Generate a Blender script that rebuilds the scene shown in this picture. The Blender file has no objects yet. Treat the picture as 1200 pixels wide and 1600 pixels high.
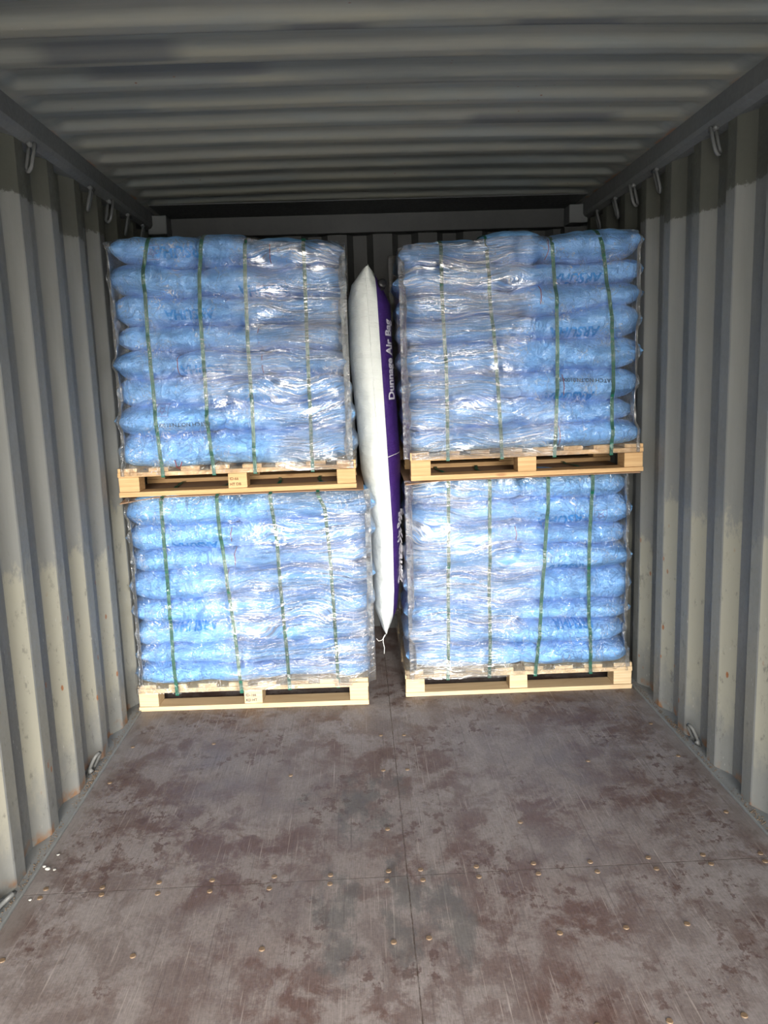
import bpy, bmesh, math, random
import numpy as np
from mathutils import Vector, Matrix, noise
from mathutils.bvhtree import BVHTree

sc = bpy.context.scene
COL = sc.collection
random.seed(7)

# ------------------------------------------------------------------ camera
PITCH, YAW, ROLL, F = 0.1644, 0.0288, -0.0335, 1255.3
fw = Vector((math.sin(YAW)*math.cos(PITCH), math.cos(YAW)*math.cos(PITCH), -math.sin(PITCH)))
r0 = fw.cross(Vector((0, 0, 1))).normalized(); u0 = r0.cross(fw)
rt = math.cos(ROLL)*r0 + math.sin(ROLL)*u0
up = -math.sin(ROLL)*r0 + math.cos(ROLL)*u0
cam = bpy.data.cameras.new('camera'); co = bpy.data.objects.new('camera', cam); COL.objects.link(co)
cam.sensor_fit = 'VERTICAL'; cam.sensor_height = 36; cam.lens = F/1600*36
cam.clip_start = .02; cam.clip_end = 500
co.matrix_world = Matrix(((rt.x, up.x, -fw.x, -0.103), (rt.y, up.y, -fw.y, 0), (rt.z, up.z, -fw.z, 1.468), (0, 0, 0, 1)))
sc.camera = co

# ------------------------------------------------------------------ light: sky and low sun outside the open doors
w = bpy.data.worlds.new('sky'); sc.world = w; w.use_nodes = True
wn = w.node_tree; wn.nodes.clear()
wo = wn.nodes.new('ShaderNodeOutputWorld'); wb = wn.nodes.new('ShaderNodeBackground')
sk = wn.nodes.new('ShaderNodeTexSky'); sk.sky_type = 'NISHITA'; sk.sun_disc = False
sk.sun_elevation = math.radians(38); sk.sun_rotation = math.radians(170); sk.dust_density = 3.0; sk.air_density = 1.2
mx = wn.nodes.new('ShaderNodeMix'); mx.data_type = 'RGBA'; mx.inputs[0].default_value = .65
mx.inputs[7].default_value = (8.2, 8.2, 8.1, 1)
wn.links.new(sk.outputs[0], mx.inputs[6]); wn.links.new(mx.outputs[2], wb.inputs[0])
wb.inputs[1].default_value = 1.0
wn.links.new(wb.outputs[0], wo.inputs[0])
sc.view_settings.view_transform = 'Standard'; sc.view_settings.look = 'None'
sc.view_settings.exposure = 1.15; sc.view_settings.gamma = 1; sc.view_settings.use_curve_mapping = False
# low hazy sun shining in through the open doors
sl = bpy.data.lights.new('hazy_sun', 'SUN'); sl.energy = 2.1; sl.angle = math.radians(15); sl.color = (1, .97, .92)
so = bpy.data.objects.new('hazy_sun', sl); COL.objects.link(so)
so.rotation_euler = Vector((-math.tan(math.radians(4)), 1, -math.tan(math.radians(11)))).to_track_quat('-Z', 'Y').to_euler()
# portal in the open doorway: only guides sampling of the sky, gives off no light itself
pl = bpy.data.lights.new('door_portal', 'AREA'); pl.shape = 'RECTANGLE'; pl.size = 2.34; pl.size_y = 2.36
pl.cycles.is_portal = True
po = bpy.data.objects.new('door_portal', pl); COL.objects.link(po); po.location = (0, -1.24, 1.18); po.rotation_euler = (math.pi/2, 0, 0)
try:
    sc.cycles.use_denoising = True
    sc.cycles.max_bounces = 10; sc.cycles.diffuse_bounces = 6; sc.cycles.transparent_max_bounces = 16
    sc.cycles.sample_clamp_indirect = 6
except Exception: pass

# ------------------------------------------------------------------ helpers
def tag(o, label=None, cat=None, group=None, kind=None):
    if label: o['label'] = label
    if cat: o['category'] = cat
    if group: o['group'] = group
    if kind: o['kind'] = kind
    return o
def link(name, me, mats, parent=None, smooth=False):
    o = bpy.data.objects.new(name, me); COL.objects.link(o)
    for m in (mats if isinstance(mats, (list, tuple)) else [mats]): me.materials.append(m)
    if parent: o.parent = parent
    if smooth:
        me.polygons.foreach_set('use_smooth', [True]*len(me.polygons))
    return o
def empty(name, loc=(0, 0, 0), rz=0, ry=0):
    o = bpy.data.objects.new(name, None); COL.objects.link(o); o.location = loc; o.rotation_euler = (0, ry, rz); o.empty_display_size = .1
    return o
def mesh(name, vs, fs):
    me = bpy.data.meshes.new(name); me.from_pydata([tuple(v) for v in vs], [], fs); me.update(); return me
def box(name, a, b, mat, parent=None, bev=.002, seed=None, jit=0):
    bm = bmesh.new(); bmesh.ops.create_cube(bm, size=1)
    c = [(p+q)/2 for p, q in zip(a, b)]; s = [abs(q-p) for p, q in zip(a, b)]
    for v in bm.verts:
        v.co = Vector((c[0]+v.co.x*s[0], c[1]+v.co.y*s[1], c[2]+v.co.z*s[2]))
        if jit: v.co += Vector((random.uniform(-jit, jit), random.uniform(-jit, jit), random.uniform(-jit, jit)))
    if bev: bmesh.ops.bevel(bm, geom=list(bm.edges), offset=bev, segments=2, affect='EDGES', profile=.5)
    me = bpy.data.meshes.new(name); bm.to_mesh(me); bm.free()
    return link(name, me, mat, parent)
def grid_faces(n, m, wrap=False, off=0):
    f = []
    for i in range(n-1):
        for j in range(m if wrap else m-1):
            k = (j+1) % m
            f.append((off+i*m+j, off+i*m+k, off+(i+1)*m+k, off+(i+1)*m+j))
    return f
def tube(pts, r, seg=8):
    """vertices, faces of a round tube along pts"""
    pts = [Vector(p) for p in pts]; vs = []; fs = []; n = len(pts)
    ref = Vector((0.13, .97, .21))
    for i, p in enumerate(pts):
        t = (pts[min(i+1, n-1)]-pts[max(i-1, 0)]).normalized()
        a = t.cross(ref)
        if a.length < .1: a = t.cross(Vector((1, 0, 0)))
        a.normalize(); b = t.cross(a)
        for k in range(seg):
            th = 2*math.pi*k/seg
            vs.append(p + (a*math.cos(th)+b*math.sin(th))*r)
    fs = grid_faces(n, seg, True)
    fs.append(tuple(range(seg))[::-1]); fs.append(tuple((n-1)*seg+k for k in range(seg)))
    return vs, fs

class N:
    """small node builder"""
    def __init__(s, name):
        s.m = bpy.data.materials.new(name); s.m.use_nodes = True; s.t = s.m.node_tree; s.t.nodes.clear()
        s.out = s.t.nodes.new('ShaderNodeOutputMaterial')
    def n(s, typ, **k):
        nd = s.t.nodes.new('ShaderNode'+typ)
        for a, v in k.items(): setattr(nd, a, v)
        return nd
    def put(s, sock, v):
        if isinstance(v, bpy.types.NodeSocket): s.t.links.new(v, sock)
        elif isinstance(v, (tuple, list)) and sock.type == 'RGBA' and len(v) == 3: sock.default_value = (*v, 1)
        else: sock.default_value = v
    def pos(s): return s.n('NewGeometry').outputs['Position']
    def objc(s): return s.n('TexCoord').outputs['Object']
    def scale(s, v, sc3, rot=(0, 0, 0), loc=(0, 0, 0)):
        nd = s.n('Mapping'); s.put(nd.inputs[0], v); nd.inputs[3].default_value = sc3; nd.inputs[2].default_value = rot; nd.inputs[1].default_value = loc; return nd.outputs[0]
    def noise(s, v, scale=5, det=4, rough=.55, dist=0):
        nd = s.n('TexNoise'); s.put(nd.inputs['Vector'], v); nd.inputs['Scale'].default_value = scale; nd.inputs['Detail'].default_value = det
        nd.inputs['Roughness'].default_value = rough; nd.inputs['Distortion'].default_value = dist; return nd.outputs[0]
    def voro(s, v, scale=5, rand=1, out='Distance'):
        nd = s.n('TexVoronoi'); s.put(nd.inputs['Vector'], v); nd.inputs['Scale'].default_value = scale; nd.inputs['Randomness'].default_value = rand; return nd.outputs[out]
    def math(s, op, a, b=0, c=None, clamp=False):
        nd = s.n('Math', operation=op, use_clamp=clamp); s.put(nd.inputs[0], a); s.put(nd.inputs[1], b)
        if c is not None: s.put(nd.inputs[2], c)
        return nd.outputs[0]
    def ramp(s, v, lo, hi, a=0, b=1):
        nd = s.n('MapRange'); s.put(nd.inputs[0], v)
        for i, x in enumerate((lo, hi, a, b)): s.put(nd.inputs[i+1], x)
        nd.interpolation_type = 'SMOOTHSTEP'; return nd.outputs[0]
    def mix(s, f, a, b, mode='MIX'):
        nd = s.n('Mix', data_type='RGBA', blend_type=mode); s.put(nd.inputs[0], f); s.put(nd.inputs[6], a); s.put(nd.inputs[7], b); return nd.outputs[2]
    def attr(s, name): return s.n('Attribute', attribute_name=name).outputs['Fac']
    def sep(s, v):
        nd = s.n('SeparateXYZ'); s.put(nd.inputs[0], v); return nd.outputs
    def bump(s, h, dist, strength=1, nrm=None):
        nd = s.n('Bump'); s.put(nd.inputs['Height'], h); nd.inputs['Distance'].default_value = dist; nd.inputs['Strength'].default_value = strength
        if nrm: s.put(nd.inputs['Normal'], nrm)
        return nd.outputs[0]
    def bsdf(s, **k):
        b = s.n('BsdfPrincipled')
        for a, v in k.items(): s.put(b.inputs[a.replace('_', ' ')], v)
        s.t.links.new(b.outputs[0], s.out.inputs[0]); return b

# ------------------------------------------------------------------ materials
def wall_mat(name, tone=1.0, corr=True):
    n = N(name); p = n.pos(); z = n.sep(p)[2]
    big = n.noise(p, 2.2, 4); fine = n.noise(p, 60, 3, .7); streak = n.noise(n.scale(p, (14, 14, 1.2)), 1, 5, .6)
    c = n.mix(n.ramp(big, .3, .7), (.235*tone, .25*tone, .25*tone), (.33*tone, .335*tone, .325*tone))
    c = n.mix(n.ramp(streak, .35, .75, 0, .35), c, (.20*tone, .215*tone, .225*tone))
    if corr:
        kind = n.attr('door_slope'); upb = n.attr('upb'); lowb = n.attr('lowb')
        e = n.math('MULTIPLY', n.math('SUBTRACT', n.noise(p, 45, 3, .7), .5), .05)
        # repainted lower part of the sloped faces ends in a ragged brush line; older olive paint above
        zz = n.math('ADD', z, e)
        above = n.ramp(n.math('SUBTRACT', zz, upb), -.004, .006)
        olive = n.mix(n.noise(n.scale(p, (9, 9, 2)), 1, 3), (.115*tone, .12*tone, .10*tone), (.165*tone, .165*tone, .135*tone))
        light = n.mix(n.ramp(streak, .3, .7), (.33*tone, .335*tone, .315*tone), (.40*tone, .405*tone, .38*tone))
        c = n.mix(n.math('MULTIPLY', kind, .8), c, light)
        c = n.mix(above, c, olive)
        # worn buff band near the floor
        zz2 = n.math('ADD', z, n.math('MULTIPLY', n.math('SUBTRACT', n.noise(n.scale(p, (8, 8, 4)), 3, 5, .7), .5), .35))
        low = n.math('MULTIPLY', n.ramp(n.math('SUBTRACT', lowb, zz2), -.02, .05), n.ramp(zz2, .08, .3))
        low = n.math('MULTIPLY', low, kind)
        c = n.mix(n.math('MULTIPLY', low, .75), c, (.56*tone, .54*tone, .43*tone))
        # scuffs, dark rubs
        rub = n.math('MULTIPLY', n.ramp(n.noise(n.scale(p, (10, 10, 5)), 3, 6, .75), .56, .68), n.ramp(z, 1.3, .5))
        c = n.mix(n.math('MULTIPLY', rub, .55), c, (.075, .075, .073))
        # rust chips, elongated downwards
        v = n.voro(n.scale(p, (1, 1, .5)), 17); sel = n.noise(n.scale(p, (1, 1, .5)), 9, 2)
        chip = n.math('MULTIPLY', n.ramp(n.math('ADD', v, n.math('MULTIPLY', fine, .08)), .16, .11), n.math('MULTIPLY', n.ramp(sel, .46, .52), n.ramp(z, 1.2, .35)))
        c = n.mix(chip, c, n.mix(n.noise(p, 160, 2), (.10, .05, .03), (.36, .15, .06)))
        v2 = n.voro(n.scale(p, (1, 1, .3)), 60); sc_ = n.math('MULTIPLY', n.ramp(v2, .14, .08), n.math('MULTIPLY', n.ramp(n.noise(p, 6, 3), .46, .58), n.ramp(z, 1.1, .4)))
        c = n.mix(n.math('MULTIPLY', sc_, .9), c, (.34, .34, .31))
        c = n.mix(n.math('MULTIPLY', n.ramp(n.math('ADD', z, n.math('MULTIPLY', n.noise(p, 18, 4), .07)), .085, .045), n.ramp(n.noise(p, 14, 3), .45, .6)), c, (.22, .12, .065))
    b = n.bump(n.math('ADD', n.noise(p, 25, 4), n.math('MULTIPLY', n.noise(n.scale(p, (5, 5, 1.2)), 1, 2), 4)), .0025, .35)
    n.bsdf(Base_Color=c, Roughness=n.ramp(fine, .2, .8, .45, .65), Normal=b, Specular_IOR_Level=.35)
    return n.m
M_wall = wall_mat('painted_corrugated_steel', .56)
M_steel = wall_mat('painted_steel', .42, False)
M_sill = wall_mat('worn_sill_steel', .72, False)
M_ring = wall_mat('painted_ring_steel', .36, False)

def ceiling_mat():
    n = N('roof_steel'); p = n.pos(); q = n.scale(p, (.35, 5, 1))
    c = n.mix(n.ramp(n.noise(q, 1.6, 5, .6), .35, .65), (.125, .135, .13), (.20, .20, .178))
    y = n.sep(p)[1]
    band = n.ramp(n.math('SINE', n.math('MULTIPLY', n.math('SUBTRACT', y, 2.60), 2*math.pi/.205)), .2, .8)
    c = n.mix(n.math('MULTIPLY', n.math('MULTIPLY', band, n.ramp(n.noise(n.scale(p, (1.1, 3, 1)), 1.5, 4), .42, .62)), .5), c, (.26, .245, .185))
    c = n.mix(n.ramp(n.noise(n.scale(p, (.8, 3, 1)), 2.3, 3), .5, .7, 0, .5), c, (.17, .195, .2))
    c = n.mix(n.math('MULTIPLY', n.attr('patch'), .75), c, (.075, .08, .085))
    chip = n.math('MULTIPLY', n.ramp(n.voro(n.scale(p, (1, 1.6, 1)), 14), .07, .04), n.ramp(n.noise(p, 3, 2), .52, .58))
    c = n.mix(chip, c, (.12, .06, .035))
    flake = n.math('MULTIPLY', n.ramp(n.noise(p, 40, 6, .8), .66, .7), n.ramp(n.noise(p, 4, 2), .6, .66))
    c = n.mix(flake, c, (.5, .52, .5))
    x = n.math('ABSOLUTE', n.sep(p)[0])
    rust = n.math('MULTIPLY', n.ramp(n.math('ADD', x, n.math('MULTIPLY', n.noise(p, 20, 3), .03)), 1.135, 1.15), n.ramp(n.noise(n.scale(p, (1, 1, 1)), 4, 2), .5, .6))
    c = n.mix(n.math('MULTIPLY', rust, .8), c, (.22, .09, .04))
    n.bsdf(Base_Color=c, Roughness=.6, Specular_IOR_Level=.25, Normal=n.bump(n.noise(n.scale(p, (1, 3, 1)), 7, 4), .004, .4))
    return n.m
M_ceil = ceiling_mat()

def floor_mat():
    n = N('worn_plywood'); p = n.pos(); x, y, z = n.sep(p)
    nx = n.noise(n.scale(p, (7, 1.5, 1)), 3, 7, .68, .4)
    base = n.mix(n.ramp(n.noise(p, 1.9, 5, .6), .38, .6), (.098, .062, .053), (.140, .116, .110))
    worn = n.mix(n.noise(p, 30, 2), (.175, .155, .149), (.245, .222, .216))
    fac = n.ramp(n.noise(n.scale(p, (1, .8, 1)), 7.5, 8, .72, .3), .43, .57)
    mid = n.ramp(n.noise(p, 1.1, 3), .3, .7, .45, .95)
    c = n.mix(n.math('MULTIPLY', fac, mid), base, worn)
    # dark red-brown worn-through flecks in patches
    fl = n.math('MULTIPLY', n.ramp(n.noise(n.scale(p, (1, .8, 1)), 22, 5, .7), .52, .6), n.ramp(n.noise(p, 2.6, 2), .46, .58))
    c = n.mix(n.math('MULTIPLY', fl, .75), c, (.074, .043, .037))
    gr = n.noise(n.scale(p, (420, 26, 1)), 1, 3, .7); gr2 = n.noise(n.scale(p, (60, 300, 1)), 1, 2, .6); gr3 = n.noise(p, 95, 4, .75)
    gm = n.math('ADD', .02, n.math('ADD', n.math('MULTIPLY', gr, .9), n.math('ADD', n.math('MULTIPLY', gr2, .3), n.math('MULTIPLY', gr3, .75))))
    gc = n.n('CombineColor'); [n.put(gc.inputs[i], gm) for i in range(3)]
    c = n.mix(1.0, c, gc.outputs[0], 'MULTIPLY')
    # long scratches running with the container and slanted ones
    s1 = n.ramp(n.noise(n.scale(p, (150, 2.2, 1)), 1, 4, .6), .6, .72)
    s2 = n.ramp(n.noise(n.scale(p, (170, 3, 1), (0, 0, .28)), 1, 3, .6), .63, .74)
    s3 = n.ramp(n.noise(n.scale(p, (170, 3.4, 1), (0, 0, -.2)), 1, 3, .6), .64, .74)
    c = n.mix(n.math('MULTIPLY', n.math('MAXIMUM', s1, n.math('MAXIMUM', s2, s3)), n.ramp(n.noise(p, 3.3, 3), .35, .65, .1, .6)), c, (.36, .32, .29))
    s4 = n.ramp(n.noise(n.scale(p, (120, 2, 1), (0, 0, .1)), 1, 3, .6), .42, .3)
    c = n.mix(n.math('MULTIPLY', s4, .35), c, (.055, .042, .040))
    # blue-grey paint stains near the centre
    st = None
    for cx, cy, rx, ry in ((-.21, 2.02, .07, .28), (-.03, 2.03, .06, .26), (.06, 2.05, .10, .17), (-.15, 2.62, .10, .22), (.14, 1.93, .05, .15), (-.33, 2.66, .04, .05), (-.02, 2.75, .07, .1)):
        dx = n.math('DIVIDE', n.math('SUBTRACT', x, cx), rx); dy = n.math('DIVIDE', n.math('SUBTRACT', y, cy), ry)
        d = n.math('ADD', n.math('MULTIPLY', dx, dx), n.math('MULTIPLY', dy, dy))
        d = n.ramp(n.math('ADD', d, n.math('MULTIPLY', n.math('SUBTRACT', n.noise(n.scale(p, (1, .6, 1)), 13, 5, .7), .5), 6.5)), 1.0, -.2)
        st = d if st is None else n.math('MAXIMUM', st, d)
    c = n.mix(n.math('MULTIPLY', st, .5), c, (.055, .062, .062))
    # dusty edges
    ed = n.ramp(n.math('ADD', n.math('ABSOLUTE', x), n.math('MULTIPLY', n.noise(p, 14, 4), .12)), 1.12, 1.2)
    c = n.mix(n.math('MULTIPLY', ed, .4), c, (.19, .175, .16))
    # seams between boards
    sm = n.math('MAXIMUM', n.ramp(n.math('ABSOLUTE', n.math('SUBTRACT', n.math('ADD', x, .008), n.math('MULTIPLY', n.noise(p, 30, 2), .004))), .0022, .0010),
                n.ramp(n.math('ABSOLUTE', n.math('SUBTRACT', y, 2.19)), .0020, .0010))
    c = n.mix(n.math('MULTIPLY', sm, n.ramp(n.noise(p, 26, 3, .7), .35, .6, .25, .8)), c, (.045, .028, .018))
    h = n.math('SUBTRACT', n.noise(n.scale(p, (60, 6, 1)), 1, 5, .7), n.math('MULTIPLY', sm, 2))
    n.bsdf(Base_Color=c, Roughness=n.ramp(fac, 0, 1, .5, .72), Specular_IOR_Level=.35, Normal=n.bump(h, .0015, .5))
    return n.m
M_floor = floor_mat()

def wood_mat(name, a, b, d):
    n = N(name); p = n.objc(); rnd = n.n('ObjectInfo').outputs['Random']
    v = n.n('VectorMath', operation='ADD'); n.put(v.inputs[0], p); cb = n.n('CombineXYZ'); n.put(cb.inputs[2], n.math('MULTIPLY', rnd, 7)); n.put(cb.inputs[0], n.math('MULTIPLY', rnd, 3)); n.put(v.inputs[1], cb.outputs[0])
    g = n.noise(n.scale(v.outputs[0], (2.0, 12, 60)), 1.3, 5, .6, .5)
    c = n.mix(n.ramp(g, .35, .68), a, b)
    kn = n.ramp(n.voro(n.scale(v.outputs[0], (5, 5, 14)), 1.0), .16, .05)
    c = n.mix(n.math('MULTIPLY', kn, .7), c, d)
    c = n.mix(n.ramp(n.noise(v.outputs[0], 9, 4), .55, .8, 0, .35), c, d)
    c = n.mix(n.math('MULTIPLY', rnd, .35), c, tuple(x*.85 for x in a))
    n.bsdf(Base_Color=c, Roughness=.75, Specular_IOR_Level=.2, Normal=n.bump(g, .0012, .5))
    return n.m
M_pine = wood_mat('pale_pine', (.54, .40, .24), (.66, .52, .33), (.38, .21, .10))
M_orange = wood_mat('orange_pine', (.50, .31, .145), (.64, .43, .225), (.30, .15, .07))

def bag_mat():
    n = N('blue_woven_plastic'); p = n.pos(); rnd = n.n('ObjectInfo').outputs['Random']
    c = n.mix(n.noise(p, 3.5, 4), (.185, .44, .82), (.255, .53, .89))
    c = n.mix(n.math('MULTIPLY', rnd, .4), c, (.17, .41, .78))
    wv = n.math('ADD', n.math('SINE', n.math('MULTIPLY', n.sep(p)[2], 1500)), n.math('SINE', n.math('MULTIPLY', n.sep(p)[0], 1500)))
    h = n.math('ADD', n.math('MULTIPLY', n.noise(n.scale(p, (14, 14, 30)), 1, 5, .65, 1.4), 4.5), n.math('MULTIPLY', wv, .05))
    n.bsdf(Base_Color=c, Roughness=.5, Specular_IOR_Level=.4, Normal=n.bump(h, .006, .75), Subsurface_Weight=.0)
    return n.m
M_bag = bag_mat()

def film_mat():
    """clear stretch wrap: mostly transparent, mirror-like glints plus painted white streaks along the taut folds"""
    n = N('stretch_wrap_film'); p = n.pos(); x, y, z = n.sep(p)
    warp = n.noise(n.scale(p, (1.6, 1.6, 3)), 1.4, 2)
    fan = n.math('ADD', z, n.math('MULTIPLY', n.math('SUBTRACT', warp, .5), .22))
    cb = n.n('CombineXYZ'); n.put(cb.inputs[0], n.math('MULTIPLY', x, 3.0)); n.put(cb.inputs[1], n.math('MULTIPLY', y, 3.0)); n.put(cb.inputs[2], n.math('MULTIPLY', fan, 95))
    folds = n.noise(cb.outputs[0], 1, 5, .62, .3)
    cb2 = n.n('CombineXYZ'); n.put(cb2.inputs[0], n.math('MULTIPLY', x, 9)); n.put(cb2.inputs[1], n.math('MULTIPLY', y, 9)); n.put(cb2.inputs[2], n.math('MULTIPLY', fan, 330))
    fine = n.noise(cb2.outputs[0], 1, 3, .6)
    vert = n.noise(n.scale(p, (90, 90, 14), (0, .25, 0)), 1, 4, .6, .6)
    crump = n.math('POWER', n.math('SUBTRACT', 1.0, n.math('ABSOLUTE', n.math('SUBTRACT', n.math('MULTIPLY', n.noise(n.scale(p, (1, 1, .8), (0, .5, 0)), 17, 3, .6, 1.5), 2), 1))), 5)
    rz = lambda sx, sz, pw, dd=.4: n.math('POWER', n.math('SUBTRACT', 1.0, n.math('ABSOLUTE', n.math('SUBTRACT', n.math('MULTIPLY', n.noise(comb(sx, sz), 1, 3, .55, dd), 2), 1))), pw)
    def comb(sx, sz):
        c_ = n.n('CombineXYZ'); n.put(c_.inputs[0], n.math('MULTIPLY', x, sx)); n.put(c_.inputs[1], n.math('MULTIPLY', y, sx)); n.put(c_.inputs[2], n.math('MULTIPLY', fan, sz)); return c_.outputs[0]
    ridge = rz(1.5, 110, 6)
    ridge2 = rz(2.6, 260, 7, .2)
    white = n.math('MULTIPLY', n.math('MULTIPLY', n.math('MAXIMUM', n.ramp(ridge, .72, .95), n.ramp(ridge2, .75, .95)), n.ramp(n.noise(n.scale(p, (3, 3, 6)), 1.3, 3), .44, .6)), n.attr('taut'))  # folds scatter whiter; white streaks also painted in to stand for glare lines
    cw = n.math('MULTIPLY', n.ramp(crump, .86, .98), n.ramp(n.noise(p, 9, 3), .47, .6))  # white painted along crumple creases too, in place of small glints
    taut = n.attr('taut')
    hA = n.math('ADD', n.math('ADD', n.math('MULTIPLY', folds, .9), n.math('MULTIPLY', fine, .3)), n.math('MULTIPLY', n.math('ADD', ridge, n.math('MULTIPLY', ridge2, .5)), .25))
    hB = n.math('ADD', n.math('MULTIPLY', vert, .8), n.math('MULTIPLY', crump, .8))
    h = n.math('ADD', n.math('MULTIPLY', hA, taut), n.math('MULTIPLY', hB, n.math('SUBTRACT', 1.0, taut)))
    nr = n.bump(h, .0075, 1.0)
    gl = n.n('BsdfGlossy'); n.put(gl.inputs['Color'], (1, 1, 1)); gl.inputs['Roughness'].default_value = .15; n.put(gl.inputs['Normal'], nr)
    tr = n.n('BsdfTransparent'); n.put(tr.inputs[0], (.97, .98, .99))
    df = n.n('BsdfDiffuse'); n.put(df.inputs[0], (.95, .95, .95))
    fr = n.n('Fresnel'); fr.inputs['IOR'].default_value = 1.5; n.put(fr.inputs['Normal'], nr)
    k = n.math('MINIMUM', .75, n.math('ADD', n.math('MULTIPLY', fr.outputs[0], n.math('ADD', 1.2, n.math('MULTIPLY', taut, 2.6))), n.math('MULTIPLY', n.ramp(n.math('ADD', folds, n.math('MULTIPLY', n.math('SUBTRACT', fine, .5), .5)), .48, .66), n.math('MULTIPLY', taut, .5))))
    a = n.n('MixShader'); n.put(a.inputs[0], n.math('ADD', .02, n.math('MAXIMUM', n.math('MULTIPLY', white, .5), n.math('MULTIPLY', cw, .4)))); n.t.links.new(tr.outputs[0], a.inputs[1]); n.t.links.new(df.outputs[0], a.inputs[2])
    b = n.n('MixShader'); n.put(b.inputs[0], k); n.t.links.new(a.outputs[0], b.inputs[1]); n.t.links.new(gl.outputs[0], b.inputs[2])
    n.t.links.new(b.outputs[0], n.out.inputs[0]); return n.m
M_film = film_mat()

def simple(name, col, rough=.5, spec=.4, bump=None, var=.12):
    n = N(name); p = n.pos()
    c = n.mix(n.noise(p, 12, 3), tuple(x*(1-var) for x in col), tuple(min(1, x*(1+var)) for x in col))
    k = dict(Base_Color=c, Roughness=rough, Specular_IOR_Level=spec)
    if bump: k['Normal'] = n.bump(n.noise(p, bump[0], 4), bump[1], .6)
    n.bsdf(**k); return n.m
M_strap = simple('green_strap', (.004, .10, .06), .35, .5, (140, .0006))
M_card = simple('brown_cardboard', (.30, .19, .12), .85, .15, (60, .001))
M_screw = simple('rusty_screw', (.15, .10, .06), .55, .4, (300, .001), .3)
M_black = simple('black_plastic', (.012, .012, .013), .35, .5)
M_white = simple('white_cord', (.72, .72, .68), .7, .2)
M_red = simple('red_thread', (.30, .045, .04), .7, .2)
M_txtb = simple('blue_print', (.025, .25, .64), .5, .3)
M_ink = simple('dark_ink', (.03, .04, .07), .6, .2)
M_mark = simple('burnt_stamp', (.16, .09, .05), .8, .1)
M_logo = simple('violet_print', (.16, .12, .30), .6, .2)
M_flake = simple('chalky_flake', (.40, .40, .37), .9, .1, None, .3)
M_grit = simple('rusty_grit', (.15, .115, .085), .95, .1, None, .4)
M_ground = simple('yard_concrete', (.50, .49, .46), .9, .1)
def woven(name, col, rough=.45):
    n = N(name); p = n.pos()
    c = n.mix(n.noise(p, 4, 4), tuple(x*.93 for x in col), col)
    puck = n.noise(n.scale(p, (5, 5, 22)), 1, 5, .65, 1.1)
    wv = n.math('ADD', n.math('SINE', n.math('MULTIPLY', n.sep(p)[2], 1300)), n.math('SINE', n.math('MULTIPLY', n.math('ADD', n.sep(p)[0], n.sep(p)[1]), 1300)))
    n.bsdf(Base_Color=c, Roughness=rough, Specular_IOR_Level=.35, Normal=n.bump(n.math('ADD', n.math('MULTIPLY', puck, 3), n.math('MULTIPLY', wv, .04)), .006, .55))
    return n.m
M_awhite = woven('white_woven_sleeve', (.60, .63, .61))
M_apurple = woven('purple_woven_sleeve', (.042, .015, .125))
M_atext = simple('white_print', (.70, .68, .72), .5, .3)

# ------------------------------------------------------------------ structure
PIT = .278
YBACK, YDOOR = 4.66, -1.25
def corr_wall(name, side, phase):
    """phase: y of a far crest edge; crest .07, slopes .068, recess .072, depth .036"""
    xc, dep = 1.174, .036
    prof = []  # y offset back from far crest edge (towards the door), x offset, kind
    ys = []
    k0 = int(math.floor((YDOOR-phase)/PIT)); k1 = int(math.ceil((YBACK-phase)/PIT))
    zs = [0.0, .03, .3, .6, .9, 1.2, 1.5, 1.8, 2.0, 2.2, 2.40]
    cols = []
    rnd = random.Random(3 if side > 0 else 11)
    for k in range(k0, k1+1):
        y0 = phase+PIT*k
        ub = {-1: {2: 2.118, 3: 1.915, 4: 2.098, 5: 2.11}, 1: {0: 2.035, 1: 2.07, 2: 2.058, 3: 2.031}}[side].get(k+(2 if side < 0 else 0), rnd.uniform(2.0, 2.12))
        lb = rnd.uniform(.70, .97)
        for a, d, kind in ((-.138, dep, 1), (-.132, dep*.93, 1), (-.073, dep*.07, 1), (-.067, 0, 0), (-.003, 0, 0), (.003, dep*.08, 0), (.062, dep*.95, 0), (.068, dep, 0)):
            cols.append((y0+a, side*(xc+d), kind, ub, lb))
    # sharp change of the paint attribute between faces -> store per face corner
    cols = [c for c in cols if YDOOR-.02 <= c[0] <= YBACK+.02]
    vs = [(c[1], c[0], z) for z in zs for c in cols]
    fs = grid_faces(len(zs), len(cols))
    if side > 0: fs = [f[::-1] for f in fs]
    me = mesh(name, vs, fs); m = len(cols)
    la = me.attributes.new('door_slope', 'FLOAT', 'CORNER'); ua = me.attributes.new('upb', 'FLOAT', 'CORNER'); lo = me.attributes.new('lowb', 'FLOAT', 'CORNER')
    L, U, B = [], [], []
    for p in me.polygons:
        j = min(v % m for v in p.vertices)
        door_slope = 1.0 if cols[j][2] == 1 and cols[j+1][2] == 1 else (.45 if abs(cols[j][1]) < 1.1745 and abs(cols[j+1][1]) < 1.1745 else .0)  # lighter repaint: full on door-facing slopes, part on crests, none elsewhere
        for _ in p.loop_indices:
            L.append(door_slope); U.append(cols[min(j+1, m-1)][3] + (0 if door_slope == 1 else .0)); B.append(cols[min(j+1, m-1)][4])
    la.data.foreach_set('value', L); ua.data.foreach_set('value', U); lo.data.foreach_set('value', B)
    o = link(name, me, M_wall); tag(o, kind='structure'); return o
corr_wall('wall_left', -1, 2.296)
corr_wall('wall_right', 1, 2.2685)

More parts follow.
